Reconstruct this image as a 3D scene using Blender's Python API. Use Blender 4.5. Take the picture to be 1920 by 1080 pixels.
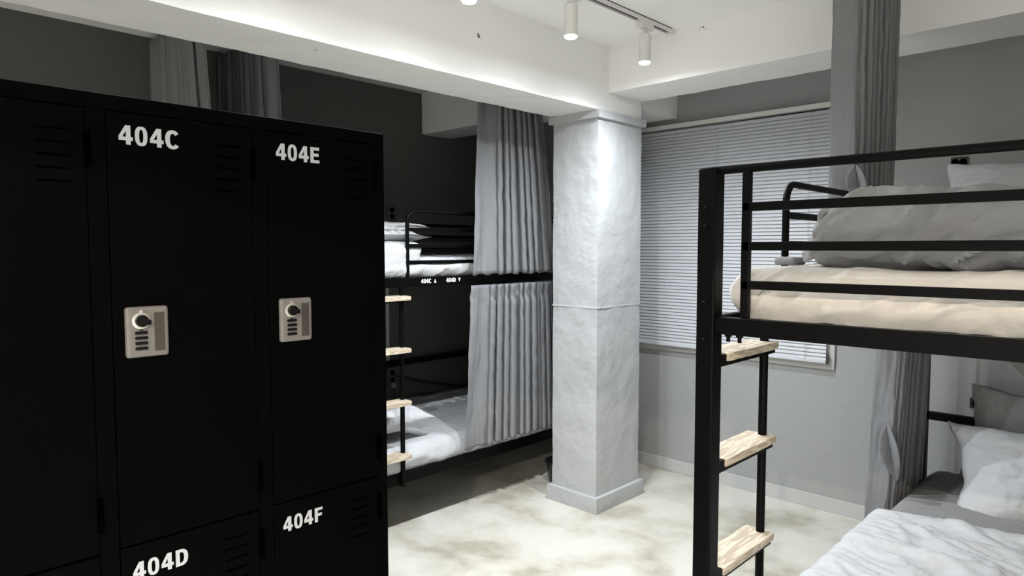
import bpy, bmesh, math, random
from mathutils import Vector, Matrix, Euler, noise
PI = math.pi
random.seed(7)
scn = bpy.context.scene
COL = scn.collection
for o in list(bpy.data.objects):
    bpy.data.objects.remove(o)

# ------------------------------------------------------------------ camera
cam_d = bpy.data.cameras.new('camera')
cam_d.sensor_width = 36.0
cam_d.lens = 1272.2 / 1920 * 36.0
cam_d.clip_start = 0.02
cam = bpy.data.objects.new('camera', cam_d)
cam.location = (0, 0, 1.5)
cam.rotation_euler = (math.radians(90 - 3.355), 0, math.radians(44.15))
COL.objects.link(cam)
scn.camera = cam

# ------------------------------------------------------------------ world, exposure
w = bpy.data.worlds.new('world'); scn.world = w; w.use_nodes = True
w.node_tree.nodes['Background'].inputs[0].default_value = (0.8, 0.9, 1.0, 1)
w.node_tree.nodes['Background'].inputs[1].default_value = 0.02
scn.view_settings.view_transform = 'Standard'
scn.view_settings.look = 'None'
scn.view_settings.gamma = 1.0
scn.view_settings.use_curve_mapping = False
scn.view_settings.exposure = 0.72
SPOT_W = 45.0          # each track spotlight
DOME = 30.0            # glow of the lamp mouth
WARM_W = 105.0          # spotlight over the lockers' side of the room, behind the camera
CUT = math.radians(160)
AREA_W = 1.3            # soft share of each track lamp, spreading out to the horizontal
FILL_W = 150.0         # two unseen fill lamps added behind the camera for bounce light
COOL = (0.93, 0.97, 1.0)
WARM = (1.0, 0.87, 0.72)

# ------------------------------------------------------------------ materials
def mat(name, col, rough=0.6, metal=0.0, spec=0.5, bump=None, var=None, emit=None):
    """bump = list of (scale, distance); var = (scale, other colour, low, high)"""
    m = bpy.data.materials.new(name); m.use_nodes = True
    nt = m.node_tree; b = nt.nodes['Principled BSDF']
    b.inputs['Base Color'].default_value = (*col, 1)
    b.inputs['Roughness'].default_value = rough
    b.inputs['Metallic'].default_value = metal
    b.inputs['Specular IOR Level'].default_value = spec
    tc = nt.nodes.new('ShaderNodeTexCoord')
    if var:
        n = nt.nodes.new('ShaderNodeTexNoise'); n.inputs['Scale'].default_value = var[0]
        n.inputs['Detail'].default_value = 6
        nt.links.new(tc.outputs['Object'], n.inputs['Vector'])
        r = nt.nodes.new('ShaderNodeValToRGB')
        r.color_ramp.elements[0].position = var[2]; r.color_ramp.elements[1].position = var[3]
        r.color_ramp.elements[0].color = (*var[1], 1); r.color_ramp.elements[1].color = (*col, 1)
        nt.links.new(n.outputs['Fac'], r.inputs['Fac'])
        nt.links.new(r.outputs['Color'], b.inputs['Base Color'])
    prev = None
    for sc, dist in (bump or []):
        n = nt.nodes.new('ShaderNodeTexNoise'); n.inputs['Scale'].default_value = sc
        n.inputs['Detail'].default_value = 5
        nt.links.new(tc.outputs['Object'], n.inputs['Vector'])
        bp = nt.nodes.new('ShaderNodeBump'); bp.inputs['Distance'].default_value = dist
        bp.inputs['Strength'].default_value = 1.0
        nt.links.new(n.outputs['Fac'], bp.inputs['Height'])
        if prev: nt.links.new(prev.outputs['Normal'], bp.inputs['Normal'])
        prev = bp
    if prev: nt.links.new(prev.outputs['Normal'], b.inputs['Normal'])
    if emit:
        b.inputs['Emission Color'].default_value = (*emit[0], 1)
        b.inputs['Emission Strength'].default_value = emit[1]
    return m

def chips(m, col=(0.16, 0.15, 0.13), scale=9.0, lo=0.705, hi=0.72):
    """small chipped spots in painted plaster"""
    nt = m.node_tree; b = nt.nodes['Principled BSDF']
    tc = nt.nodes.new('ShaderNodeTexCoord')
    n = nt.nodes.new('ShaderNodeTexNoise'); n.inputs['Scale'].default_value = scale
    n.inputs['Detail'].default_value = 4; n.inputs['Roughness'].default_value = 0.75
    nt.links.new(tc.outputs['Object'], n.inputs['Vector'])
    r = nt.nodes.new('ShaderNodeMapRange')
    r.inputs['From Min'].default_value = lo; r.inputs['From Max'].default_value = hi
    nt.links.new(n.outputs['Fac'], r.inputs['Value'])
    mx = nt.nodes.new('ShaderNodeMix'); mx.data_type = 'RGBA'
    mx.inputs[6].default_value = b.inputs['Base Color'].default_value
    mx.inputs[7].default_value = (*col, 1)
    if b.inputs['Base Color'].is_linked:
        nt.links.new(b.inputs['Base Color'].links[0].from_socket, mx.inputs[6])
    nt.links.new(r.outputs['Result'], mx.inputs[0])
    nt.links.new(mx.outputs[2], b.inputs['Base Color'])
    return m

M = {}
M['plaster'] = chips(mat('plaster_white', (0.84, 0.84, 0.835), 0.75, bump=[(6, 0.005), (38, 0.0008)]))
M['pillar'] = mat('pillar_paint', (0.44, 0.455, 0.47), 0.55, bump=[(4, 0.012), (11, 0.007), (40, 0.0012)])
M['ceiling'] = mat('ceiling_paint', (0.91, 0.91, 0.90), 0.8, bump=[(12, 0.003)])
M['wall_grey'] = mat('wall_grey_paint', (0.33, 0.34, 0.34), 0.75, bump=[(30, 0.002)])
M['wall_dark'] = mat('wall_charcoal_paint', (0.085, 0.085, 0.082), 0.75, bump=[(30, 0.002)])
M['base'] = mat('baseboard_paint', (0.47, 0.48, 0.48), 0.55)
M['black'] = mat('black_powder_coat', (0.0018, 0.0018, 0.0019), 0.42, spec=0.08, bump=[(300, 0.0003)])
M['locker'] = mat('locker_black_steel', (0.0014, 0.0014, 0.0015), 0.55, spec=0.012)
M['slot'] = mat('slot_dark', (0.0004, 0.0004, 0.0004), 0.9, spec=0.0)
M['letter'] = mat('letter_grey', (0.43, 0.44, 0.465), 0.6)
M['label'] = mat('label_white', (0.75, 0.75, 0.75), 0.6)
M['plate'] = mat('lock_grey_plastic', (0.145, 0.137, 0.127), 0.45)
M['ring'] = mat('lock_ring_chrome', (0.55, 0.53, 0.50), 0.25, metal=0.6)
M['recess'] = mat('lock_recess_brown', (0.038, 0.030, 0.025), 0.6)
M['knob'] = mat('lock_knob_black', (0.002, 0.002, 0.002), 0.5, spec=.15)
M['curtain'] = mat('curtain_grey_linen', (0.215, 0.22, 0.231), 0.9, spec=0.2, bump=[(420, 0.0012), (90, 0.0015)],
                   var=(300, (0.185, 0.19, 0.202), 0.35, 0.65))
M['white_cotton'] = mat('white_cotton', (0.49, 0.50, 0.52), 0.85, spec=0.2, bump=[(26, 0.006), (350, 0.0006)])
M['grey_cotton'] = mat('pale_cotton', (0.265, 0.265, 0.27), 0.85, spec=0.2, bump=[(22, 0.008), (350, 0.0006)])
M['cream'] = mat('cream_cotton', (0.60, 0.565, 0.525), 0.85, spec=0.2, bump=[(20, 0.006), (350, 0.0006)])
M['lampbody'] = mat('lamp_white_metal', (0.72, 0.71, 0.70), 0.4)
M['glow'] = mat('lamp_glow', (1, 1, 1), 0.4, emit=((1.0, 0.985, 0.93), DOME))
M['warmglow'] = mat('warm_lamp_glow', (1, 1, 1), 0.4, emit=((1.0, 0.85, 0.62), 12))
M['slat'] = mat('blind_slat_white', (0.54, 0.56, 0.60), 0.4)
M['blindrail'] = mat('blind_rail_white', (0.66, 0.66, 0.64), 0.45)
M['cord'] = mat('blind_cord', (0.45, 0.45, 0.46), 0.8)
M['frame'] = mat('window_frame_grey', (0.50, 0.50, 0.49), 0.5)
M['outlet'] = mat('outlet_black', (0.02, 0.02, 0.02), 0.4)
M['outlet_grey'] = mat('outlet_dark_grey', (0.05, 0.05, 0.05), 0.4)
M['bin'] = mat('bin_black_plastic', (0.015, 0.016, 0.016), 0.35)
def glass():
    m = bpy.data.materials.new('night_glass'); m.use_nodes = True
    b = m.node_tree.nodes['Principled BSDF']
    b.inputs['Base Color'].default_value = (0.02, 0.025, 0.03, 1); b.inputs['Roughness'].default_value = 0.05
    return m
M['glass'] = glass()
def wood(name, a, b_, seed):
    m = bpy.data.materials.new(name); m.use_nodes = True
    nt = m.node_tree; b = nt.nodes['Principled BSDF']; b.inputs['Roughness'].default_value = 0.5
    tc = nt.nodes.new('ShaderNodeTexCoord'); mp = nt.nodes.new('ShaderNodeMapping')
    mp.inputs['Scale'].default_value = (38, 4.5, 38); mp.inputs['Location'].default_value = (seed, seed * .7, 0)
    nt.links.new(tc.outputs['Object'], mp.inputs['Vector'])
    n = nt.nodes.new('ShaderNodeTexNoise'); n.inputs['Scale'].default_value = 1.0; n.inputs['Detail'].default_value = 3
    n.inputs['Distortion'].default_value = 0.5
    nt.links.new(mp.outputs['Vector'], n.inputs['Vector'])
    wv = nt.nodes.new('ShaderNodeMath'); wv.operation = 'MULTIPLY'; wv.inputs[1].default_value = 34
    nt.links.new(n.outputs['Fac'], wv.inputs[0])
    s = nt.nodes.new('ShaderNodeMath'); s.operation = 'SINE'; nt.links.new(wv.outputs[0], s.inputs[0])
    r = nt.nodes.new('ShaderNodeValToRGB')
    r.color_ramp.elements[0].position = 0.0; r.color_ramp.elements[1].position = 0.55
    r.color_ramp.elements[0].color = (*b_, 1); r.color_ramp.elements[1].color = (*a, 1)
    nt.links.new(s.outputs[0], r.inputs['Fac'])
    nt.links.new(r.outputs['Color'], b.inputs['Base Color'])
    return m
M['wood'] = wood('ash_wood', (0.62, 0.54, 0.425), (0.42, 0.345, 0.26), 3.1)
def floor_mat():
    m = bpy.data.materials.new('microcement_floor'); m.use_nodes = True
    nt = m.node_tree; b = nt.nodes['Principled BSDF']
    b.inputs['Specular IOR Level'].default_value = 0.35
    tc = nt.nodes.new('ShaderNodeTexCoord')
    mp = nt.nodes.new('ShaderNodeMapping'); mp.inputs['Location'].default_value = (1.3, 4.1, 0)
    nt.links.new(tc.outputs['Object'], mp.inputs['Vector'])
    n = nt.nodes.new('ShaderNodeTexNoise'); n.inputs['Scale'].default_value = 2.3; n.inputs['Detail'].default_value = 8
    n.inputs['Roughness'].default_value = 0.6; n.inputs['Distortion'].default_value = 0.25
    nt.links.new(mp.outputs['Vector'], n.inputs['Vector'])
    r = nt.nodes.new('ShaderNodeValToRGB'); e = r.color_ramp.elements
    e[0].position = 0.36; e[0].color = (0.40, 0.38, 0.315, 1)
    e[1].position = 0.56; e[1].color = (0.64, 0.63, 0.58, 1)
    x = e.new(0.45); x.color = (0.54, 0.52, 0.455, 1)
    nt.links.new(n.outputs['Fac'], r.inputs['Fac'])
    nt.links.new(r.outputs['Color'], b.inputs['Base Color'])
    n2 = nt.nodes.new('ShaderNodeTexNoise'); n2.inputs['Scale'].default_value = 6; n2.inputs['Detail'].default_value = 4
    nt.links.new(tc.outputs['Object'], n2.inputs['Vector'])
    mr = nt.nodes.new('ShaderNodeMapRange'); mr.inputs['To Min'].default_value = 0.28; mr.inputs['To Max'].default_value = 0.5
    nt.links.new(n2.outputs['Fac'], mr.inputs['Value']); nt.links.new(mr.outputs['Result'], b.inputs['Roughness'])
    bp = nt.nodes.new('ShaderNodeBump'); bp.inputs['Distance'].default_value = 0.004
    nt.links.new(n2.outputs['Fac'], bp.inputs['Height']); nt.links.new(bp.outputs['Normal'], b.inputs['Normal'])
    return m
M['floor'] = floor_mat()

# ------------------------------------------------------------------ mesh helpers
def BM(): return bmesh.new()
def box(bm, x0, x1, y0, y1, z0, z1):
    v = [bm.verts.new(p) for p in ((x0, y0, z0), (x1, y0, z0), (x1, y1, z0), (x0, y1, z0),
                                   (x0, y0, z1), (x1, y0, z1), (x1, y1, z1), (x0, y1, z1))]
    for f in ((0, 3, 2, 1), (4, 5, 6, 7), (0, 1, 5, 4), (1, 2, 6, 5), (2, 3, 7, 6), (3, 0, 4, 7)):
        bm.faces.new([v[i] for i in f])
    return bm
def tube(bm, pts, r, seg=12):
    pts = [Vector(p) for p in pts]; rings = []
    up = None
    for i, p in enumerate(pts):
        d = (pts[min(i + 1, len(pts) - 1)] - pts[max(i - 1, 0)]).normalized()
        if up is None:
            up = Vector((0, 0, 1)) if abs(d.z) < 0.9 else Vector((1, 0, 0))
        a = d.cross(up).normalized(); b_ = a.cross(d).normalized(); up = b_
        rings.append([bm.verts.new(p + r * (math.cos(2 * PI * k / seg) * a + math.sin(2 * PI * k / seg) * b_)) for k in range(seg)])
    for A, B in zip(rings, rings[1:]):
        for k in range(seg):
            bm.faces.new((A[k], A[(k + 1) % seg], B[(k + 1) % seg], B[k]))
    bm.faces.new(rings[0][::-1]); bm.faces.new(rings[-1])
    return bm
def lathe(bm, prof, c, axis='z', seg=28, cap=True):
    """prof = [(r, h)...] turned about an axis through c"""
    rings = []
    for r, h in prof:
        ring = []
        for k in range(seg):
            a = 2 * PI * k / seg
            q = {'z': (r * math.cos(a), r * math.sin(a), h), 'x': (h, r * math.cos(a), r * math.sin(a)),
                 'y': (r * math.sin(a), h, r * math.cos(a))}[axis]
            ring.append(bm.verts.new((c[0] + q[0], c[1] + q[1], c[2] + q[2])))
        rings.append(ring)
    for A, B in zip(rings, rings[1:]):
        for k in range(seg):
            bm.faces.new((A[k], A[(k + 1) % seg], B[(k + 1) % seg], B[k]))
    if cap:
        bm.faces.new(rings[0][::-1]); bm.faces.new(rings[-1])
    return bm
def wpos(o):
    p = Vector((0, 0, 0))
    while o is not None:
        p += o.location; o = o.parent
    return p
def obj(name, bm, material, parent=None, bevel=0.0, smooth=30, sub=0, solid=0.0, origin=None, seg=2):
    bmesh.ops.remove_doubles(bm, verts=bm.verts, dist=1e-6)
    bmesh.ops.recalc_face_normals(bm, faces=bm.faces)
    me = bpy.data.meshes.new(name)
    off = wpos(parent) if parent is not None else Vector(origin or (0, 0, 0))
    bmesh.ops.translate(bm, verts=bm.verts, vec=-off)
    bm.to_mesh(me); bm.free()
    me.materials.append(material)
    o = bpy.data.objects.new(name, me); COL.objects.link(o)
    if parent is not None: o.parent = parent
    else: o.location = off
    if smooth:
        me.shade_smooth(); me.set_sharp_from_angle(angle=math.radians(smooth))
    if bevel:
        b = o.modifiers.new('bevel', 'BEVEL'); b.width = bevel; b.segments = seg; b.limit_method = 'ANGLE'
    if solid:
        s = o.modifiers.new('solid', 'SOLIDIFY'); s.thickness = solid; s.offset = 0
    if sub:
        s = o.modifiers.new('sub', 'SUBSURF'); s.levels = sub; s.render_levels = sub
    return o
def thing(name, label, cat, loc, group=None):
    o = bpy.data.objects.new(name, None); COL.objects.link(o)
    o.location = loc; o.empty_display_size = 0.05
    o['label'] = label; o['category'] = cat
    if group: o['group'] = group
    return o
def tag(o, label, cat, group=None):
    o['label'] = label; o['category'] = cat
    if group: o['group'] = group
    return o
def struct(name, bm, m, label, cat, parent=None, **k):
    o = obj(name, bm, m, parent, **k)
    if parent is None:
        o['kind'] = 'structure'; o['label'] = label; o['category'] = cat
    return o
def fbm(p, oct=4):
    return noise.fractal(p, 0.9, 2.1, oct)
def ridge(p):
    return 1 - abs(noise.noise(p)) * 2
def crease(p, across, along_, ang, plane, seed):
    """narrow cloth folds running at an angle in a plane ('xz', 'yz' or 'xy')"""
    a = {'xz': (p.x, p.z), 'yz': (p.y, p.z), 'xy': (p.x, p.y)}[plane]
    c, s_ = math.cos(math.radians(ang)), math.sin(math.radians(ang))
    l = a[0] * c + a[1] * s_; t = -a[0] * s_ + a[1] * c
    w_ = .25 * noise.noise(Vector((l * 4, t * 4, seed + 7)))
    v = noise.noise(Vector((t * across + w_ * 3, l * along_, seed)))
    v2 = noise.noise(Vector((t * across * 1.9 + w_ * 4 + 3, l * along_ * 1.4, seed + 20)))
    return max(0, 1 - abs(v) * 5.0) ** 1.3 + .55 * max(0, 1 - abs(v2) * 5.0) ** 1.3 - .25
def soft_box(bm, c, h, r, step, disp=None, warp=None):
    """rounded box with a dense skin; disp(p, n) moves each point along its normal; warp(p) moves it freely"""
    c = Vector(c); h = Vector(h); r = min(r, *[x * .999 for x in h])
    cnt = [max(2, int(2 * x / step)) for x in h]
    cache = {}
    def vert(ijk):
        if ijk in cache: return cache[ijk]
        t = [2 * ijk[k] / cnt[k] - 1 for k in range(3)]
        # crowd samples near the edges so the rounding is smooth
        p = Vector([h[k] * math.copysign(1 - (1 - abs(t[k])) ** 1.0, t[k]) for k in range(3)])
        q = Vector([max(-(h[k] - r), min(h[k] - r, p[k])) for k in range(3)])
        n = p - q
        if n.length < 1e-9:
            k = max(range(3), key=lambda i: abs(t[i])); n = Vector((0, 0, 0)); n[k] = math.copysign(1, t[k])
            p2 = p.copy()
        else:
            n.normalize(); p2 = q + n * r
        p2 = c + p2
        if disp: p2 = p2 + n * disp(p2, n)
        if warp: p2 = warp(p2)
        v = bm.verts.new(p2); cache[ijk] = v
        return v
    for ax in range(3):
        a, b_ = [k for k in range(3) if k != ax]
        for side in (0, cnt[ax]):
            for i in range(cnt[a]):
                for j in range(cnt[b_]):
                    idx = []
                    for di, dj in ((0, 0), (1, 0), (1, 1), (0, 1)):
                        q = [0, 0, 0]; q[ax] = side; q[a] = i + di; q[b_] = j + dj
                        idx.append(vert(tuple(q)))
                    if len(set(idx)) == 4:
                        bm.faces.new(idx)
    return bm
def pillow_bm(bm, W, H, T, mtx, seed=0, n=56, wr=0.008, flange=0.0, pinch=0.09):
    """W, H half sizes, T half thickness; local plane xy, thickness z"""
    top = {}; bot = {}
    for i in range(n + 1):
        for j in range(n + 1):
            u = 2 * i / n - 1; v = 2 * j / n - 1
            x = W * u * (1 - pinch * (1 - v * v)); y = H * v * (1 - pinch * (1 - u * u))
            t = T * max(0, (1 - abs(u) ** 3.2)) ** 0.6 * max(0, (1 - abs(v) ** 3.2)) ** 0.6
            edge = min(1, t / T * 1.6)
            q = Vector((u * 2.2 + seed * 3.1, v * 2.2 - seed, seed))
            wv = wr * (1.0 * crease(Vector((u, v, 0)), 1.5, .5, 40 + 47 * seed, 'xy', seed * 3.0) + fbm(q * .8, 2) * .9) * edge + 0.003 * noise.noise(q * 6) * edge
            wx = 0.012 * noise.noise(Vector((v * 3, seed, u))) ; wy = 0.012 * noise.noise(Vector((u * 3, seed + 9, v)))
            zo = 0.018 * noise.noise(Vector((u * 1.7, v * 1.7, seed + 4)))
            top[i, j] = bm.verts.new(mtx @ Vector((x + wx, y + wy, zo + t + wv)))
            if 0 < i < n and 0 < j < n:
                bot[i, j] = bm.verts.new(mtx @ Vector((x + wx, y + wy, zo - t * .9 + wv * .4)))
            else: bot[i, j] = top[i, j]
    for i in range(n):
        for j in range(n):
            bm.faces.new((top[i, j], top[i + 1, j], top[i + 1, j + 1], top[i, j + 1]))
            f = (bot[i, j], bot[i, j + 1], bot[i + 1, j + 1], bot[i + 1, j])
            if len(set(f)) == 4:
                try: bm.faces.new(f)
                except ValueError: pass
    return bm
def mtx(loc, rx=0, ry=0, rz=0, spin=0):
    return Matrix.Translation(Vector(loc)) @ Euler((math.radians(rx), math.radians(ry), math.radians(rz)), 'XYZ').to_matrix().to_4x4() @ Matrix.Rotation(math.radians(spin), 4, 'Z')
def along(pts, t):
    L = [0]
    for a, b in zip(pts, pts[1:]): L.append(L[-1] + (Vector(b) - Vector(a)).length)
    s = t * L[-1]
    for i in range(len(pts) - 1):
        if s <= L[i + 1] or i == len(pts) - 2:
            k = (s - L[i]) / max(1e-9, L[i + 1] - L[i])
            a, b = Vector(pts[i]), Vector(pts[i + 1])
            return a + (b - a) * k, (b - a).normalized()
def curtain_bm(top, bot, z0, z1, folds, amp, lead=0.0, lead_end=0.0, seed=0, n=260, m=46, header=0.0, amp_top=None,
               over=0.35, zbot=None, hem=0.0):
    """gathered cloth hung along the plan path top, ending along bot; lead = flat share at the start"""
    bm = BM(); rnd = random.Random(seed); vs = {}
    wts = [rnd.uniform(0.65, 1.4) for _ in range(folds)]; amps = [rnd.uniform(0.65, 1.25) for _ in range(folds)]
    tot = sum(wts); cum = [0]
    for x in wts: cum.append(cum[-1] + x / tot)
    for i in range(n + 1):
        u = i / n
        if u < lead: ph = None; k = 0
        elif u > 1 - lead_end: ph = None; k = folds - 1
        else:
            s = (u - lead) / max(1e-6, 1 - lead - lead_end)
            k = 0
            while k < folds - 1 and s > cum[k + 1]: k += 1
            ph = (s - cum[k]) / (cum[k + 1] - cum[k])
        for j in range(m + 1):
            v = j / m                                   # 0 bottom, 1 top
            pt, dt = along(top, u); pb, db = along(bot, u)
            p = pb.lerp(pt, v); d = db.lerp(dt, v).normalized(); nn = Vector((d.y, -d.x))
            zb = z0 if zbot is None else zbot(u)
            z = zb + (z1 - zb) * v
            a = amp if amp_top is None else amp + (amp_top - amp) * v
            if header and (z1 - z) < header: a *= 0.75
            if header and abs((z1 - z) - header) < 0.018: a *= 0.55
            if ph is None:
                e = 0.35 * a * math.sin(u * 23 + 1 + .5 * math.sin(v * 3)) + .012 * noise.noise(Vector((u * 9, v * 4, seed)))
                off = e; sh = 0
            else:
                w_ = math.sin(2 * PI * ph); drift = .5 * noise.noise(Vector((k * 1.7, v * 1.6, seed)))
                off = a * amps[k] * (w_ * .8 + .25 * math.sin(4 * PI * ph + drift * 2)) + .3 * a * drift
                sh = -over * a * math.sin(4 * PI * ph + drift) * .8
            wr = .003 * noise.noise(Vector((u * 30, v * 9, seed + 2))) + .004 * noise.noise(Vector((u * 12, v * 18, seed + 5)))
            q = Vector((p.x, p.y, 0)) + Vector((nn.x, nn.y, 0)) * (off + wr) + Vector((d.x, d.y, 0)) * sh
            vs[i, j] = bm.verts.new((q.x, q.y, z + (.006 * math.sin(u * 40 + seed) * (1 - v) if j == 0 else 0)))
    for i in range(n):
        for j in range(m):
            bm.faces.new((vs[i, j], vs[i + 1, j], vs[i + 1, j + 1], vs[i, j + 1]))
    return bm

# ------------------------------------------------------------------ lettering drawn as outlines
def sup(cx, cy, rx, ry, e, n=28, a0=0, a1=360):
    out = []
    for k in range(n + 1):
        a = math.radians(a0 + (a1 - a0) * k / n); c, s = math.cos(a), math.sin(a)
        out.append((cx + rx * math.copysign(abs(c) ** (2 / e), c), cy + ry * math.copysign(abs(s) ** (2 / e), s)))
    return out
GL = {
    '4': (0.68, [[(.35, 0), (.35, .21), (.02, .21), (.02, .42), (.33, 1), (.56, 1), (.56, .40), (.66, .40), (.66, .21), (.56, .21), (.56, 0)],
                 [(.35, .40), (.35, .70), (.19, .40)]]),
    '0': (0.66, [sup(.32, .5, .29, .515, 2.5)[:-1], sup(.32, .5, .10, .35, 2.4)[:-1]]),
    'C': (0.76, [sup(.38, .5, .36, .515, 2.3, 30, 38, 322) + sup(.39, .5, .15, .335, 2.2, 24, 318, 42)]),
    'D': (0.76, [[(.05, 0), (.05, 1), (.34, 1)] + sup(.33, .5, .38, .5, 2.4, 22, 90, -90) + [(.33, 0)],
                 [(.26, .18), (.32, .18)] + sup(.32, .5, .18, .32, 2.4, 16, -90, 90) + [(.26, .82)]]),
    'E': (0.67, [[(.05, 0), (.05, 1), (.63, 1), (.63, .81), (.26, .81), (.26, .61), (.59, .61), (.59, .42), (.26, .42), (.26, .19), (.64, .19), (.64, 0)]]),
    'F': (0.64, [[(.05, 0), (.05, 1), (.61, 1), (.61, .81), (.26, .81), (.26, .60), (.56, .60), (.56, .41), (.26, .41), (.26, 0)]]),
    '^': (0.80, [[(.06, .04), (.74, .04), (.40, .92)]]),
    'v': (0.80, [[(.06, .94), (.40, .06), (.74, .94)]]),
    ' ': (0.62, []),
}
def text_bm(s, x, y, z, h, wide=1.0, depth=0.0012):
    """lettering on a face that looks towards +x; y, z = lower left corner"""
    cu = bpy.data.curves.new('t', 'CURVE'); cu.dimensions = '2D'; cu.fill_mode = 'BOTH'; cu.extrude = depth / 2
    px = 0
    for ch in s:
        adv, polys = GL[ch]
        for P in polys:
            sp = cu.splines.new('POLY'); sp.points.add(len(P) - 1); sp.use_cyclic_u = True
            for k, (a, b) in enumerate(P): sp.points[k].co = ((px + a) * h * wide, b * h, 0, 1)
        px += adv + .05
    o = bpy.data.objects.new('t', cu); COL.objects.link(o)
    dg = bpy.context.evaluated_depsgraph_get()
    me = bpy.data.meshes.new_from_object(o.evaluated_get(dg))
    bm = BM(); bm.from_mesh(me)
    for v in bm.verts: v.co = Vector((x + v.co.z, y + v.co.x, z + v.co.y))
    bpy.data.objects.remove(o); bpy.data.curves.remove(cu); bpy.data.meshes.remove(me)
    return bm

# ------------------------------------------------------------------ the room
XL, XR, YF, YB, ZC = -3.945, 1.35, -2.1, 3.984, 2.617
T = 0.12
b = box(BM(), XL - T, XR + T, YF - T, YB + T, -0.1, 0); struct('floor', b, M['floor'], 'cloudy beige microcement floor', 'floor')
b = box(BM(), XL - T, XR + T, YF - T, YB + T, ZC, ZC + .1); struct('ceiling', b, M['ceiling'], 'white painted ceiling', 'ceiling')
b = box(BM(), XL - T, XL, YF - T, YB + T, 0, ZC); struct('wall_left', b, M['wall_dark'], 'dark charcoal wall behind the far bunk', 'wall')
b = box(BM(), XR, XR + T, YF - T, YB + T, 0, ZC); struct('wall_right', b, M['ceiling'], 'white wall right of the near bunk', 'wall')
b = box(BM(), XL, XR, YF - T, YF, 0, ZC); struct('wall_front', b, M['ceiling'], 'white wall behind the viewer', 'wall')
WX0, WX1, WZ0, WZ1 = -2.74, -1.40, .87, 2.28
b = BM()
box(b, XL, WX0, YB, YB + T, 0, ZC); box(b, WX1, XR, YB, YB + T, 0, ZC)
box(b, WX0, WX1, YB, YB + T, 0, WZ0); box(b, WX0, WX1, YB, YB + T, WZ1, ZC)
struct('wall_back', b, M['wall_grey'], 'grey wall with the blind covered window', 'wall')
b = BM(); F = .055
for x0, x1, z0, z1 in ((WX0 - F, WX1 + F + .012, WZ0 - F, WZ0), (WX0 - F, WX1 + F + .012, WZ1, WZ1 + .02), (WX0 - F, WX0, WZ0, WZ1), (WX1, WX1 + F + .012, WZ0, WZ1)):
    box(b, x0, x1, YB - .016, YB + .05, z0, z1)
win = struct('window_1', b, M['frame'], 'window with pale frame behind the white blind', 'window', bevel=.002)
b = box(BM(), WX0, WX1, YB + .07, YB + .078, WZ0, WZ1); obj('pane', b, M['glass'], win)
b = BM(); box(b, (WX0 + WX1) / 2 - .02, (WX0 + WX1) / 2 + .02, YB + .05, YB + .07, WZ0, WZ1); obj('mullion', b, M['frame'], win)
b = box(BM(), XL, XR, YB - .012, YB, 0, .082); struct('baseboard_back', b, M['base'], 'grey baseboard under the window', 'baseboard', bevel=.002)
b = box(BM(), XL, XL + .012, YF, YB - .012, 0, .082); struct('baseboard_left', b, M['wall_dark'], 'dark baseboard along the charcoal wall', 'baseboard', bevel=.002)
# concrete beams with slightly uneven arrises
def uneven(s, a=.0035):
    return lambda p, n: a * (noise.noise(p * 9 + Vector((s, 0, 0))) + .6 * noise.noise(p * 26))
def slab(name, x0, x1, y0, y1, z0, z1, m, label, cat, r=.007, step=.035, a=.0035, parent=None):
    bm = BM()
    soft_box(bm, ((x0 + x1) / 2, (y0 + y1) / 2, (z0 + z1) / 2), ((x1 - x0) / 2, (y1 - y0) / 2, (z1 - z0) / 2), r, step, uneven(len(name), a))
    return struct(name, bm, m, label, cat, parent, smooth=40)
slab('ceiling_beam', -2.615, -2.285, YF, 3.46, 2.258, ZC + .02, M['plaster'], 'white concrete beam running from the viewer to the pillar', 'beam')
slab('ceiling_beam', -2.29, XR, 3.122, 3.458, 2.361, ZC + .02, M['plaster'], 'white concrete beam running right from the pillar past the window', 'beam')
slab('ceiling_beam', XL, -2.61, 3.122, 3.40, 2.322, ZC + .02, M['plaster'], 'shaded concrete beam from the pillar to the charcoal wall', 'beam')
slab('ceiling_beam', -2.60, -2.354, 3.45, YB, 2.340, ZC + .02, M['plaster'], 'short concrete beam stub between pillar and window wall', 'beam')
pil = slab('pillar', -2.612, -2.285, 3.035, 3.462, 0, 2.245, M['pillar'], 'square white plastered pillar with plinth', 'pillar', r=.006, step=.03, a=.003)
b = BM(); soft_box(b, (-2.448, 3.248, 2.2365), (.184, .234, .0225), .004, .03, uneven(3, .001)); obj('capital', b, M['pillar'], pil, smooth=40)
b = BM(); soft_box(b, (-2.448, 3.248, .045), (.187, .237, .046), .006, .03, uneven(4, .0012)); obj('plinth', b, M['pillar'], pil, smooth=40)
b = BM(); soft_box(b, (-2.448, 3.248, 1.165), (.1665, .2165, .006), .004, .03, uneven(5, .0015)); obj('joint_ridge', b, M['pillar'], pil, smooth=40)

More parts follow.
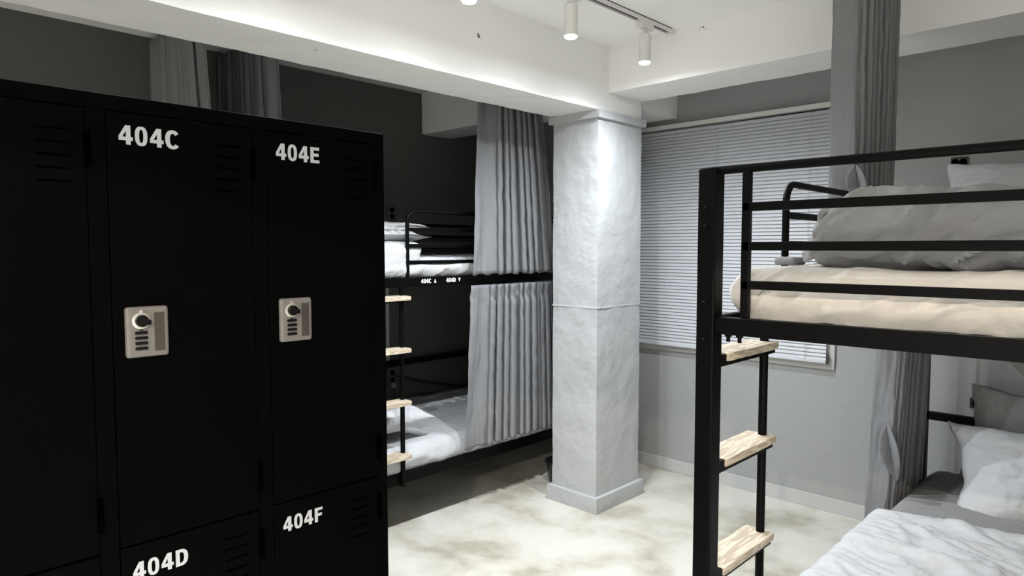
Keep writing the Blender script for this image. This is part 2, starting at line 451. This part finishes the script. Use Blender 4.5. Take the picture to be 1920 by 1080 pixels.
# ------------------------------------------------------------------ track lights
def track(name, x, y0, y1, label):
    t = thing(name, label, 'light track', (x, (y0 + y1) / 2, ZC))
    bm = BM(); box(bm, x - .018, x - .012, y0, y1, ZC - .022, ZC); box(bm, x + .012, x + .018, y0, y1, ZC - .022, ZC); box(bm, x - .018, x + .018, y0, y1, ZC - .004, ZC)
    obj('rail', bm, M['lampbody'], t)
    bm = box(BM(), x - .012, x + .012, y0 + .01, y1 - .012, ZC - .012, ZC - .0041); obj('slot', bm, M['slot'], t)
    bm = BM(); box(bm, x - .019, x + .019, y1 - .012, y1 + .006, ZC - .024, ZC); obj('end_cap', bm, M['lampbody'], t)
    return t
track('light_track', -1.885, -.2, 3.10, 'white ceiling light track ending at the cross beam')
def spot(x, y, label, power, col, glow='glow', cut=CUT, blend=1.0, grp='white track spotlights on the ceiling', soft=0):
    t = thing('track_spotlight', label, 'spotlight', (x, y, ZC - .022), grp)
    bm = box(BM(), x - .017, x + .017, y - .055, y + .055, ZC - .052, ZC - .012); obj('adapter', bm, M['lampbody'], t, bevel=.003)
    bm = BM(); box(bm, x - .006, x + .006, y - .012, y + .012, 2.535, ZC - .05); lathe(bm, [(.009, -.014), (.009, .014)], (x, y, 2.55), 'x', 14)
    obj('stem', bm, M['lampbody'], t, bevel=.001)
    R = .029
    bm = lathe(BM(), [(R - .004, 2.540), (R, 2.537), (R, 2.408), (R - .003, 2.406), (R - .003, 2.45)], (x, y, 0), 'z', 32, cap=False)
    k = [v for v in bm.verts if abs(v.co.z - 2.540) < 1e-5]; bm.faces.new(k)
    obj('housing', bm, M['lampbody'], t, smooth=40)
    bm = lathe(BM(), [(R - .0035, 2.415), (R - .001, 2.406), (.024, 2.400), (.015, 2.397), (.004, 2.396)], (x, y, 0), 'z', 28)
    obj('lens', bm, M[glow], t, smooth=60)
    ld = bpy.data.lights.new('bulb', 'SPOT'); ld.energy = power; ld.color = col; ld.spot_size = cut; ld.spot_blend = blend; ld.shadow_soft_size = .012
    lo = bpy.data.objects.new('bulb', ld); COL.objects.link(lo); lo.parent = t; lo.location = (0, 0, 2.390 - (ZC - .022))
    if soft:
        ld = bpy.data.lights.new('diffuser', 'AREA'); ld.shape = 'DISK'; ld.size = .04; ld.energy = soft; ld.color = col
        lo = bpy.data.objects.new('diffuser', ld); COL.objects.link(lo); lo.parent = t; lo.location = (0, 0, 2.3935 - (ZC - .022))
    return t
spot(-1.885, 2.872, 'white track spotlight nearest the cross beam above the window', SPOT_W, COOL, soft=AREA_W)
spot(-1.885, 2.304, 'white track spotlight, middle of the three in view', SPOT_W, COOL, soft=AREA_W)
spot(-1.885, 1.716, 'white track spotlight cut off by the top edge of the view', SPOT_W, COOL, soft=AREA_W)
spot(-1.885, 1.135, 'white track spotlight above the black lockers, out of view', SPOT_W, COOL, soft=AREA_W)
spot(-1.885, .555, 'white track spotlight over the nearest locker column, out of view', SPOT_W * .6, COOL, soft=AREA_W * .6)
track('light_track', .15, -1.6, -.2, 'white ceiling light track behind the viewer')
spot(.15, -.75, 'warm track spotlight behind the viewer', WARM_W, WARM, 'warmglow', math.radians(139.6), .03, grp='track spotlights behind the viewer')
spot(.15, -.25, 'added white fill spotlight behind the viewer, nearest the bunks', FILL_W, COOL, 'warmglow', math.radians(112), .5, grp='track spotlights behind the viewer')  # unseen fill lamp, added so floor bounce brightens ceiling and beams
spot(.15, -1.3, 'added white fill spotlight farthest behind the viewer', FILL_W, COOL, 'warmglow', math.radians(112), .5, grp='track spotlights behind the viewer')  # second added fill lamp, lifts the bounce light from the floor

# ------------------------------------------------------------------ lockers
LX = -1.45; LD = .45; LZ = 1.79
edges = [.0735, .3905, .7075, 1.0245]
lk = thing('locker_bank', 'black steel locker bank with lettered doors and combination locks', 'locker', (LX - LD / 2, .55, 0))
SK = .022
b = BM()
box(b, LX - LD, LX - SK, edges[0], edges[-1], .06, LZ)                       # carcass
box(b, LX - LD + .02, LX - .04, edges[0] + .01, edges[-1] - .01, 0, .06)    # toe kick
box(b, LX - SK, LX, edges[0], edges[-1], LZ - .028, LZ)                      # top frame
box(b, LX - SK, LX, edges[0], edges[-1], .06, .09)
for k, y in enumerate(edges):
    # frame stiles: narrow on the lock side, wider on the hinge side
    y0 = y - (.029 if k else 0); y1 = y + (.004 if k < 3 else 0)
    box(b, LX - SK, LX, y0 if k else y, y1, .09, LZ - .028)
obj('body', b, M['locker'], lk, bevel=.0015)
names = [('A', 'B'), ('C', 'D'), ('E', 'F')]
def door(y0, y1, z0, z1, letter, lock, text_at):
    bm = box(BM(), LX - SK, LX + .001, y0, y1, z0, z1)
    d = obj('door', bm, M['locker'], lk, bevel=.002)
    # louvres near the hinge side, raised hoods
    bm = BM(); ly = y1 - .078
    for k in range(5):
        z = z1 - .041 - k * .0235
        box(bm, LX - .001, LX + .0016, ly, ly + .05, z - .004, z)
    obj('louvres', bm, M['slot'], d)
    for z in (z1 - .075, z0 + .075) if z1 - z0 < .8 or True else ():
        bm = lathe(BM(), [(.0055, -.032), (.0055, .032)], (LX + .004, y1 + .002, z), 'z', 14); obj('hinge', bm, M['slot'], d, smooth=40)
    if letter:
        ty, tz, th, tw = text_at
        bm = text_bm('404' + letter, LX + .0016, ty, tz, th, tw); obj('number', bm, M['letter'], d, smooth=0)
    if lock:
        cy = (lock[0] + lock[1]) / 2; cz = (lock[2] + lock[3]) / 2; hw = (lock[1] - lock[0]) / 2; hh = (lock[3] - lock[2]) / 2
        bm = BM(); soft_box(bm, (LX + .004, cy, cz), (.007, hw, hh), .006, .003); p = obj('lock_plate', bm, M['plate'], d, smooth=40)
        bm = BM(); box(bm, LX + .004, LX + .0118, cy + hw * .30, cy + hw * .78, cz - hh * .78, cz + hh * .74); obj('handle_recess', bm, M['recess'], d)
        bm = BM(); dz = cz + hh * .45; dy = cy - hw * .32
        lathe(bm, [(.0165, .009), (.0165, .0135), (.0125, .0145)], (LX, dy, dz), 'x', 30); box(bm, LX + .009, LX + .014, dy - .003, dy + .003, dz + .012, dz + .021)
        obj('lock_ring', bm, M['ring'], d, smooth=40)
        bm = BM(); lathe(bm, [(.0115, .012), (.0115, .022), (.010, .0235)], (LX, dy, dz), 'x', 26)
        box(bm, LX + .014, LX + .0215, dy + .004, dy + .016, dz - .008, dz + .001)
        obj('lock_knob', bm, M['knob'], d, smooth=40)
        bm = BM()
        for k in range(4):
            z = cz + hh * .02 - k * hh * .205
            soft_box(bm, (LX + .012, dy, z - .002), (.0035, .0115, .0029), .002, .002)
        box(bm, LX + .010, LX + .0125, dy - .003, dy + .003, cz + hh * .07, cz + hh * .12)
        obj('code_wheels', bm, M['knob'], d, smooth=40)
ZS = .912
for k in range(3):
    y0 = edges[k] + .0055; y1 = edges[k + 1] - .030
    u, l = names[k]
    ydoor = edges[k]
    lk0 = (ydoor + .0245, ydoor + .103, 1.286, 1.386)
    door(y0, y1, ZS + .002, LZ - .031, None if k == 0 else u, lk0, (ydoor + .0245, 1.699, .0365, 1.06))
    door(y0, y1, .093, ZS - .002, None if k == 0 else l, (ydoor + .0245, ydoor + .103, .42, .52), (ydoor + .0245, .8425, .0345, 1.06))

# ------------------------------------------------------------------ bunk beds
def bunk(name, label, xf, d, y0, y1, rungs, fz, width, text=None, side='near'):
    """xf = outer face of the ladder side, d = +1 if the bed extends to +x"""
    X = lambda t: xf + d * t
    def bx(bm, t0, t1, a, b_, c, e):
        xa, xb = sorted((X(t0), X(t1))); return box(bm, xa, xb, a, b_, c, e)
    root = thing(name, label, 'bunk bed', (X(width / 2), (y0 + y1) / 2, 0))
    P = .049; ZT = 1.703
    for t in (0, width - P):
        for y in (y0, y1 - P):
            bm = bx(BM(), t, t + P, y, y + P, 0, ZT); obj('post', bm, M['black'], root, bevel=.004)
    lo0, lo1 = .267, .325
    for nm, z0, z1 in (('upper_side_rail', fz[0], fz[1]), ('lower_side_rail', lo0, lo1)):
        for t in (.024, width - P + .0):
            bm = bx(BM(), t, t + .025, y0 + P, y1 - P, z0, z1); rail = obj(nm, bm, M['black'], root, bevel=.002)
            if text and t < .1 and nm == 'upper_side_rail':
                for s, y in text:
                    for ch in s:
                        if ch != ' ':
                            bm = text_bm(ch, X(t) + .0008, y, fz[0] + .016, .0235, 1.0)
                            obj('arrow' if ch in '^v' else 'lettering', bm, M['label'], rail, smooth=0)
                        y += (GL[ch][0] + .05) * .0235
    for nm, z0, z1 in (('upper_end_rail', fz[0], fz[1]), ('lower_end_rail', lo0, lo1)):
        for y in (y0 + .007, y1 - P + .017):
            bm = bx(BM(), P, width - P, y, y + .025, z0, z1); obj(nm, bm, M['black'], root, bevel=.002)
    # guard rails over the two ends: round top tube, three flat bars, upright at each side
    for y in (y0 + .02, y1 - .03):
        bm = BM(); tube(bm, [(X(P - .005), y, 1.695), (X(width - P + .005), y, 1.695)], .0105, 14); obj('top_tube', bm, M['black'], root, smooth=50)
        for t in (.113, width - .132):
            bm = bx(BM(), t, t + .019, y - .0095, y + .0095, fz[1], 1.69); obj('upright', bm, M['black'], root, bevel=.0015)
        for zc in (1.601, 1.505, 1.410):
            bm = bx(BM(), .115, width - .115, y - .0095, y + .0095, zc - .0105, zc + .0105); obj('guard_bar', bm, M['black'], root, bevel=.0015)
    # wall side guard: bars between posts
    for zc in (1.665, 1.585, 1.505):
        bm = bx(BM(), width - .035, width - .015, y0 + P, y1 - P, zc - .0105, zc + .0105); obj('guard_bar', bm, M['black'], root, bevel=.0015)
    bm = bx(BM(), width - .04, width - .01, y0 + P, y1 - P, .675, .715); obj('lower_back_rail', bm, M['black'], root, bevel=.002)
    bm = bx(BM(), P, width - P, y1 - .035, y1 - .012, .665, .705); obj('lower_head_rail', bm, M['black'], root, bevel=.002)
    # ladder side guard: a tube hoop behind the ladder opening
    yh = y0 + .448; th = .043; R = .055
    pts = [(X(th), yh, fz[1] - .01), (X(th), yh, 1.692 - R)]
    for k in range(1, 9):
        a = k / 8 * PI / 2; pts.append((X(th), yh + R * (1 - math.cos(a)), 1.692 - R + R * math.sin(a)))
    pts += [(X(th), y0 + 1.3, 1.692), (X(th), y1 - P + .005, 1.692)]
    obj('guard_hoop', tube(BM(), pts, .0105, 14), M['black'], root, smooth=50)
    for zc in (1.598, 1.512, 1.426):
        bm = bx(BM(), th - .008, th + .008, yh, y1 - P, zc - .010, zc + .010); obj('guard_bar', bm, M['black'], root, bevel=.0015)
    # ladder: tube stile, wooden steps on steel brackets
    bm = tube(BM(), [(X(.013), y0 + .385, .258), (X(.013), y0 + .385, fz[0] + .01)], .0125, 16); obj('ladder_stile', bm, M['black'], root, smooth=50)
    for z in rungs:
        bm = BM(); soft_box(bm, ((X(-.042) + X(.049)) / 2, y0 + .246, z - .012), (.0455, .161, .012), .005, .012)
        st = obj('step', bm, M['wood'], root, smooth=40)
        bm = BM(); bx(bm, .0, .042, y0 + P, y0 + .395, z - .034, z - .0245); bx(bm, .005, .044, y0 + P, y0 + .0845, z - .026, z - .003)
        obj('step_bracket', bm, M['black'], st)
    # slatted mattress bases
    for nm, z in (('upper_slats', fz[0] + .012), ('lower_slats', lo0 + .012)):
        bm = BM()
        for k in range(16):
            y = y0 + .1 + k * (y1 - y0 - .24) / 15; bx(bm, P, width - P, y, y + .05, z, z + .015)
        obj(nm, bm, M['black'], root)
    # bolts on the near posts
    for z in (1.60, 1.555, 1.36, 1.265):
        for t in (.024, width - .025):
            bm = lathe(BM(), [(.006, 0), (.006, -.003), (.004, -.005)], (X(t), y0, z), 'y', 12); obj('bolt', bm, M['black'], root, smooth=40)
    for t in (.075, .105):
        bm = lathe(BM(), [(.005, fz[0] - .02), (.005, fz[0] - .006), (.009, fz[0] - .006), (.009, fz[0] + .001)], (X(t), y0 + .03, 0), 'z', 12)
        obj('bolt_end', bm, M['black'], root, smooth=40)
    return root
bunk('bunk_bed', 'black metal bunk bed at right with three wooden ladder steps showing', -.873, 1, 1.58, 3.80, (1.225, .942, .645, .345), (1.283, 1.327), 1.05)
bunk('bunk_bed', 'black metal bunk bed by the charcoal wall, lettered on its upper rail', -2.815, -1, 1.713, 3.933, (1.258, .990, .718, .438), (1.298, 1.349), 1.09,
     text=[('404C ^', 2.235), ('404D v', 2.408)])

# ------------------------------------------------------------------ mattresses
def mattress(name, label, x0, x1, y0, y1, z0, z1, m, seed, wr=.007, r=.05, step=.018):
    def disp(p, n):
        sd = 1 - abs(n.z); hz = max(0, min(1, (p.z - z0) / (z1 - z0)))
        pl, ang = ('xz', 32) if abs(n.y) > abs(n.x) else ('yz', 28)
        a = wr * sd * crease(p, 13, 3.6, ang, pl, seed) * (1.15 - .75 * hz)      # drapes pulled towards the lower edge
        a += .004 * sd * noise.noise(p * 40) * max(0, 1 - hz * 3)
        t = min(wr, .008) * (1 - sd) * (.55 * crease(p, 6, 2.0, 40 + seed * 13, 'xy', seed) + .5 * noise.noise(p * 5))
        corner = min(abs(n.x), abs(n.y)) * 1.6
        return a * max(0, 1 - corner) + t + .014 * sd * math.sin(PI * min(1, hz * 1.05))
    bm = BM(); soft_box(bm, ((x0 + x1) / 2, (y0 + y1) / 2, (z0 + z1) / 2), ((x1 - x0) / 2, (y1 - y0) / 2, (z1 - z0) / 2), r, step, disp)
    return tag(obj(name, bm, m, None, smooth=60, origin=((x0 + x1) / 2, (y0 + y1) / 2, z0)), label, 'mattress')
mattress('mattress', 'cream covered mattress on the upper deck of the right bunk', -.815, .115, 1.648, 3.72, 1.318, 1.452, M['cream'], 3, wr=.017, step=.0065)
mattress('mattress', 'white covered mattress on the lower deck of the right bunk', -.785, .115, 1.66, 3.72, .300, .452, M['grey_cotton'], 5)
mattress('mattress', 'white covered mattress on the upper deck of the lettered bunk', -3.82, -2.865, 1.79, 3.86, 1.330, 1.452, M['white_cotton'], 8, wr=.013, step=.014)
mattress('mattress', 'white covered mattress on the lower deck of the lettered bunk', -3.82, -2.858, 1.79, 3.86, .300, .452, M['white_cotton'], 11, wr=.013, step=.014)

# ------------------------------------------------------------------ duvets
def heap(bm, c, h, r, step, seed, amp=.02, fine=.008, diag=1.0, warp=None):
    def disp(p, n):
        if abs(n.z) > .75: f = crease(p, 8, 2.5, 50, 'xy', seed)
        elif abs(n.y) > abs(n.x): f = crease(p, 13, 3.2, 38 * diag, 'xz', seed)
        else: f = crease(p, 13, 3.2, 38 * diag, 'yz', seed)
        return amp * noise.noise(p * 3.1 + Vector((seed, 0, 0))) + fine * f + .004 * noise.noise(p * 21)
    return soft_box(bm, c, h, r, step, disp, warp)
bm = BM()
def lean(p):
    k = max(0, min(1, (-.35 - p.x) / .35)); return Vector((p.x + k * (p.z - 1.45) * .42, p.y + (p.z - 1.45) * .12, p.z))
heap(bm, (-.295, 2.14, 1.545), (.395, .43, .088), .07, .0095, 2.0, .020, .018, 1.0, lean)
heap(bm, (-.40, 2.26, 1.50), (.335, .30, .045), .04, .02, 5.0, .010, .005)
soft_box(bm, (-.775, 1.93, 1.464), (.030, .045, .011), .010, .006, lambda p, n: .004 * noise.noise(p * 40))
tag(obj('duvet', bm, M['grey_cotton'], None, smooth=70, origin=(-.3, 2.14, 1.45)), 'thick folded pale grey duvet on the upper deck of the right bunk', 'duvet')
# spread duvet on the lower right bed: a draped sheet with its own thickness
bm = BM(); NX, NY = 110, 130; vs = {}
for i in range(NX + 1):
    for j in range(NY + 1):
        u = i / NX; v = j / NY
        s = u * 1.06                                    # distance from the hanging hem across the bed
        y = 1.70 + v * (1.17 + .14 * u + .02 * noise.noise(Vector((u * 6, 1, 3))))
        R = .06; hang = .055
        if s < hang: x = -.812; z = .405 + s - hang + R * 0
        elif s < hang + R * PI / 2:
            a = (s - hang) / R; x = -.812 + R * (1 - math.cos(a)); z = .405 + R * math.sin(a)
        else: x = -.812 + R + (s - hang - R * PI / 2); z = .405 + R
        top = min(1, s / .18)
        q = Vector((x * 2.3 + y * 1.6, y * 1.1 - x * 1.7, 2.2))
        P_ = Vector((x, y, 0)); fold = .017 * crease(P_, 5.5, 1.6, -38, 'xy', 2.2) + .010 * crease(P_, 8, 2.4, -12, 'xy', 6.1) + .014 * noise.noise(Vector((x * 3.5, y * 3.5, 7)))
        if v > .93: fold += .012 * math.sin((v - .93) / .07 * PI)
        z += fold * top + .006; x += (1 - top) * .02 * noise.noise(Vector((y * 9, 2, 2)))
        vs[i, j] = bm.verts.new((x, y, z))
for i in range(NX):
    for j in range(NY): bm.faces.new((vs[i, j], vs[i + 1, j], vs[i + 1, j + 1], vs[i, j + 1]))
tag(obj('duvet', bm, M['white_cotton'], None, smooth=80, solid=.022, origin=(-.3, 2.3, .45)), 'white duvet spread over the lower deck of the right bunk', 'duvet')
bm = BM(); heap(bm, (-3.16, 2.03, 1.492), (.30, .235, .042), .038, .014, 9.0, .010, .006)
heap(bm, (-2.90, 2.00, 1.425), (.045, .26, .085), .04, .014, 12.0, .008, .004)
tag(obj('duvet', bm, M['white_cotton'], None, smooth=70, origin=(-3.1, 2.03, 1.45)), 'folded white duvet under the pillows on the lettered bunk', 'duvet')

# ------------------------------------------------------------------ pillows
def pillow(label, W, H, T, m_, seed, mat_, wr=.010, grp=None, pinch=.09):
    bm = pillow_bm(BM(), W, H, T, m_, seed, wr=wr, pinch=pinch)
    return tag(obj('pillow', bm, mat_, None, smooth=75, origin=m_.translation), label, 'pillow', grp)
pillow('pale pillow standing against the wall on the upper deck of the right bunk', .34, .225, .075, mtx((-.415, 3.60, 1.665), 76, 0, 2), 1, M['white_cotton'])
pillow('white pillow leaning in front on the lower deck of the right bunk', .36, .245, .095, mtx((-.295, 3.36, .572), 50, 2, 4, 6), 2, M['white_cotton'], .009, pinch=.17)
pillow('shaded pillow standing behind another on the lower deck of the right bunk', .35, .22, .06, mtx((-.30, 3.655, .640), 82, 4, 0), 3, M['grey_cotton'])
pillow('flat white pillow topmost of the stack on the lettered bunk', .22, .32, .036, mtx((-3.14, 2.09, 1.612), 0, 2, 3), 4, M['white_cotton'], .006)
pillow('flat white pillow under another on the lettered bunk', .22, .31, .034, mtx((-3.12, 2.05, 1.556), 0, -2, -3), 5, M['white_cotton'], .006)
pillow('plump white pillow on the lower deck of the lettered bunk', .30, .30, .085, mtx((-3.17, 2.05, .545), -4, -10, 4), 6, M['white_cotton'], .010)

# ------------------------------------------------------------------ curtains
def curtain(label, bm, loc):
    return tag(obj('curtain', bm, M['curtain'], None, smooth=80, solid=.003, origin=loc), label, 'curtain')
# left bunk, upper and lower
curtain('long grey curtain gathered before the upper deck of the lettered bunk',
        curtain_bm([(-2.80, 2.61), (-2.80, 3.12)], [(-2.785, 2.548), (-2.79, 3.27)], 1.352, 2.56, 7, .034, lead=.27, seed=4, over=.55), (-2.8, 2.9, 1.352))
curtain('short grey curtain gathered before the lower deck of the lettered bunk',
        curtain_bm([(-2.80, 2.55), (-2.80, 3.24)], [(-2.785, 2.485), (-2.79, 3.27)], .372, 1.292, 9, .031, lead=.22, seed=9, header=.075, over=.6), (-2.8, 2.9, .372))
# right bunk
up = curtain('long grey curtain hanging past the cross beam beside the right bunk',
        curtain_bm([(-.895, 2.565), (-.812, 2.535), (-.800, 2.60), (-.822, 3.085)], [(-.905, 2.60), (-.815, 2.585), (-.812, 2.65), (-.842, 3.13)], 1.46, 2.60, 9, .020, lead=.19, seed=13, over=.5), (-.85, 2.8, 1.46))
low = curtain('short grey curtain hanging from the upper deck of the right bunk',
        curtain_bm([(-.893, 3.20), (-.800, 3.19), (-.795, 3.25), (-.797, 3.66)], [(-.925, 3.19), (-.835, 3.15), (-.83, 3.22), (-.80, 3.60)], .235, 1.28, 8, .018, lead=.22, seed=21, over=.5,
                   zbot=lambda u: .235 + .17 * max(0, u - .15)), (-.85, 3.4, .235))
def tuck(parent, p0, ln, wd, lean_=0.0, seed=0):
    """the edge of the cloth tucked up into a leaf shaped fold"""
    bm = BM(); n, m = 26, 14; vs = {}
    for i in range(n + 1):
        t = i / n; wdt = wd * math.sin(PI * min(1, t * .96 + .02)) ** .8
        for j in range(m + 1):
            s = 2 * j / m - 1
            x = p0[0] + s * wdt * .5 + lean_ * t; z = p0[2] - ln * t + .012 * abs(s)
            y = p0[1] - .035 * math.sin(PI * t) * (1 - .9 * (1 - abs(s)) ** 1.5) - .012 + .004 * noise.noise(Vector((s * 3, t * 6, seed)))
            vs[i, j] = bm.verts.new((x, y, z))
    for i in range(n):
        for j in range(m): bm.faces.new((vs[i, j], vs[i + 1, j], vs[i + 1, j + 1], vs[i, j + 1]))
    return obj('tucked_fold', bm, M['curtain'], parent, smooth=80, solid=.004)
tuck(up, (-.795, 2.535, 1.775), .14, .065, .03, 3)
tuck(low, (-.838, 3.16, .745), .23, .075, .045, 5)
# privacy curtains across the far bay, seen above the lockers
curtain('grey curtain hung from the charcoal wall above the lockers, lit',
        curtain_bm([(-3.92, 1.31), (-3.26, 1.30)], [(-3.92, 1.31), (-2.90, 1.29)], .12, 2.585, 11, .034, lead_end=.13, seed=31, over=.5), (-3.5, 1.3, .12))
curtain('shaded grey curtain above the lockers nearer the pillar',
        curtain_bm([(-3.92, 1.665), (-3.28, 1.665)], [(-3.92, 1.665), (-3.06, 1.66)], .12, 2.585, 11, .026, lead_end=.20, seed=37, over=.5), (-3.5, 1.66, .12))

# ------------------------------------------------------------------ venetian blind
BX0, BX1, BZ0, BZ1 = -2.78, -1.362, .853, 2.305; BY = YB - .042
bl = thing('venetian_blind', 'white venetian blind closed over the window', 'blind', ((BX0 + BX1) / 2, BY, BZ0))
b = box(BM(), BX0, BX1, BY - .016, BY + .018, BZ1 - .027, BZ1); obj('headrail', b, M['blindrail'], bl, bevel=.002)
b = BM(); pitch = .0215; n = int((BZ1 - .034 - BZ0 - .02) / pitch)
tl = math.radians(66)
for k in range(n):
    zc = BZ0 + .026 + k * pitch; pr = []
    for q in range(5):
        s = q / 4 * 2 - 1; cv = .0022 * (1 - s * s)
        # front edge low, crown outwards
        pr.append((BY - .0125 * s * math.cos(tl) - cv * math.sin(tl), zc - .0125 * s * math.sin(tl) + cv * math.cos(tl) * .3))
    A = [b.verts.new((BX0 + .006, y, z)) for y, z in pr]; B = [b.verts.new((BX1 - .006, y, z)) for y, z in pr]
    for q in range(4): b.faces.new((A[q], B[q], B[q + 1], A[q + 1]))
obj('slats', b, M['slat'], bl, smooth=60)
b = box(BM(), BX0 + .004, BX1 - .004, BY - .014, BY + .010, BZ0, BZ0 + .016); obj('bottom_rail', b, M['slat'], bl, bevel=.003)
for x in (-2.60, -2.045, -1.482):
    b = tube(BM(), [(x, BY - .0155, BZ0 + .01), (x, BY - .0155, BZ1 - .02)], .0011, 6); obj('ladder_cord', b, M['cord'], bl)
b = BM(); box(b, BX1 - .004, BX1 + .006, BY - .012, BY + .012, BZ0 - .004, BZ0 + .05); obj('end_bracket', b, M['outlet_grey'], bl, bevel=.002)

# ------------------------------------------------------------------ sockets, plug, bin
def outlet(label, plane, c, hw, hh, m='outlet', holes=2):
    t = thing('wall_outlet', label, 'outlet', c)
    bm = BM()
    if plane == 'x': soft_box(bm, (c[0] + .005, c[1], c[2]), (.006, hw, hh), .004, .004)
    else: soft_box(bm, (c[0], c[1] - .005, c[2]), (hw, .006, hh), .004, .004)
    obj('cover_plate', bm, M[m], t, smooth=40)
    bm = BM()
    for k in range(holes):
        if plane == 'x':
            q = (c[0] + .011, c[1], c[2] + (k - (holes - 1) / 2) * hh * .85); lathe(bm, [(.019, -.004), (.019, .001), (.017, .0015)], q, 'x', 22)
        else:
            q = (c[0] + (k - (holes - 1) / 2) * hw * .9, c[1] - .011, c[2]); lathe(bm, [(min(.017, hh * .7), .004), (min(.017, hh * .7), -.001), (.012, -.0015)], q, 'y', 22)
    obj('socket', bm, M['slot'], t, smooth=40)
    return t
outlet('dark double socket on the charcoal wall above the upper deck pillows', 'x', (XL, 2.845, 1.745), .042, .055, 'outlet_grey')
lo_ = outlet('dark socket on the charcoal wall over the lower deck of the lettered bunk', 'x', (XL, 2.835, .592), .048, .062, 'outlet_grey')
outlet('black socket on the grey wall above the upper deck pillow', 'y', (-.772, YB, 1.925), .038, .026)
outlet('black socket on the grey wall above the lower deck pillows', 'y', (-.640, YB, .735), .05, .026)
b = BM(); soft_box(b, (XL + .025, 2.83, .530), (.013, .013, .018), .006, .006); pl = obj('plug', b, M['wall_grey'], None, smooth=40, origin=(XL + .03, 2.83, .535))
tag(pl, 'grey power plug hanging at the low socket with black cable', 'plug')
b = tube(BM(), [(XL + .03, 2.83, .515), (XL + .032, 2.835, .44), (XL + .03, 2.85, .34), (XL + .03, 2.86, .1), (XL + .03, 2.86, .02)], .006, 8); obj('cable', b, M['outlet'], pl, smooth=50)
b = tube(BM(), [(XL + .014, 2.85, .60), (XL + .014, 3.06, .53), (XL + .014, 3.3, .47), (XL + .014, 3.5, .43)], .010, 8)
tag(obj('power_cable', b, M['outlet'], None, smooth=50, origin=(XL + .014, 3.0, .5)), 'black cable slanting down the charcoal wall from the low socket', 'cable')
b = box(BM(), XL, XL + .014, 2.785, 2.81, .66, 1.69)
tag(obj('cable_conduit', b, M['base'], None, bevel=.003, origin=(XL, 2.8, 1.2)), 'thin upright conduit on the charcoal wall behind the ladder', 'conduit')
c = (-2.765, 3.285)
bn = thing('waste_bin', 'small black waste bin on the floor beside the pillar', 'bin', (c[0], c[1], 0))
b = lathe(BM(), [(.062, 0), (.064, .002), (.088, .135), (.085, .135), (.060, .006)], (c[0], c[1], 0), 'z', 36, cap=False)
b.verts.ensure_lookup_table(); bmesh.ops.holes_fill(b, edges=[e for e in b.edges if e.is_boundary])
obj('bucket', b, M['bin'], bn, smooth=40)
b = lathe(BM(), [(.086, .130), (.094, .131), (.096, .140), (.093, .145), (.085, .143)], (c[0], c[1], 0), 'z', 36, cap=False); obj('rim', b, M['bin'], bn, smooth=50)
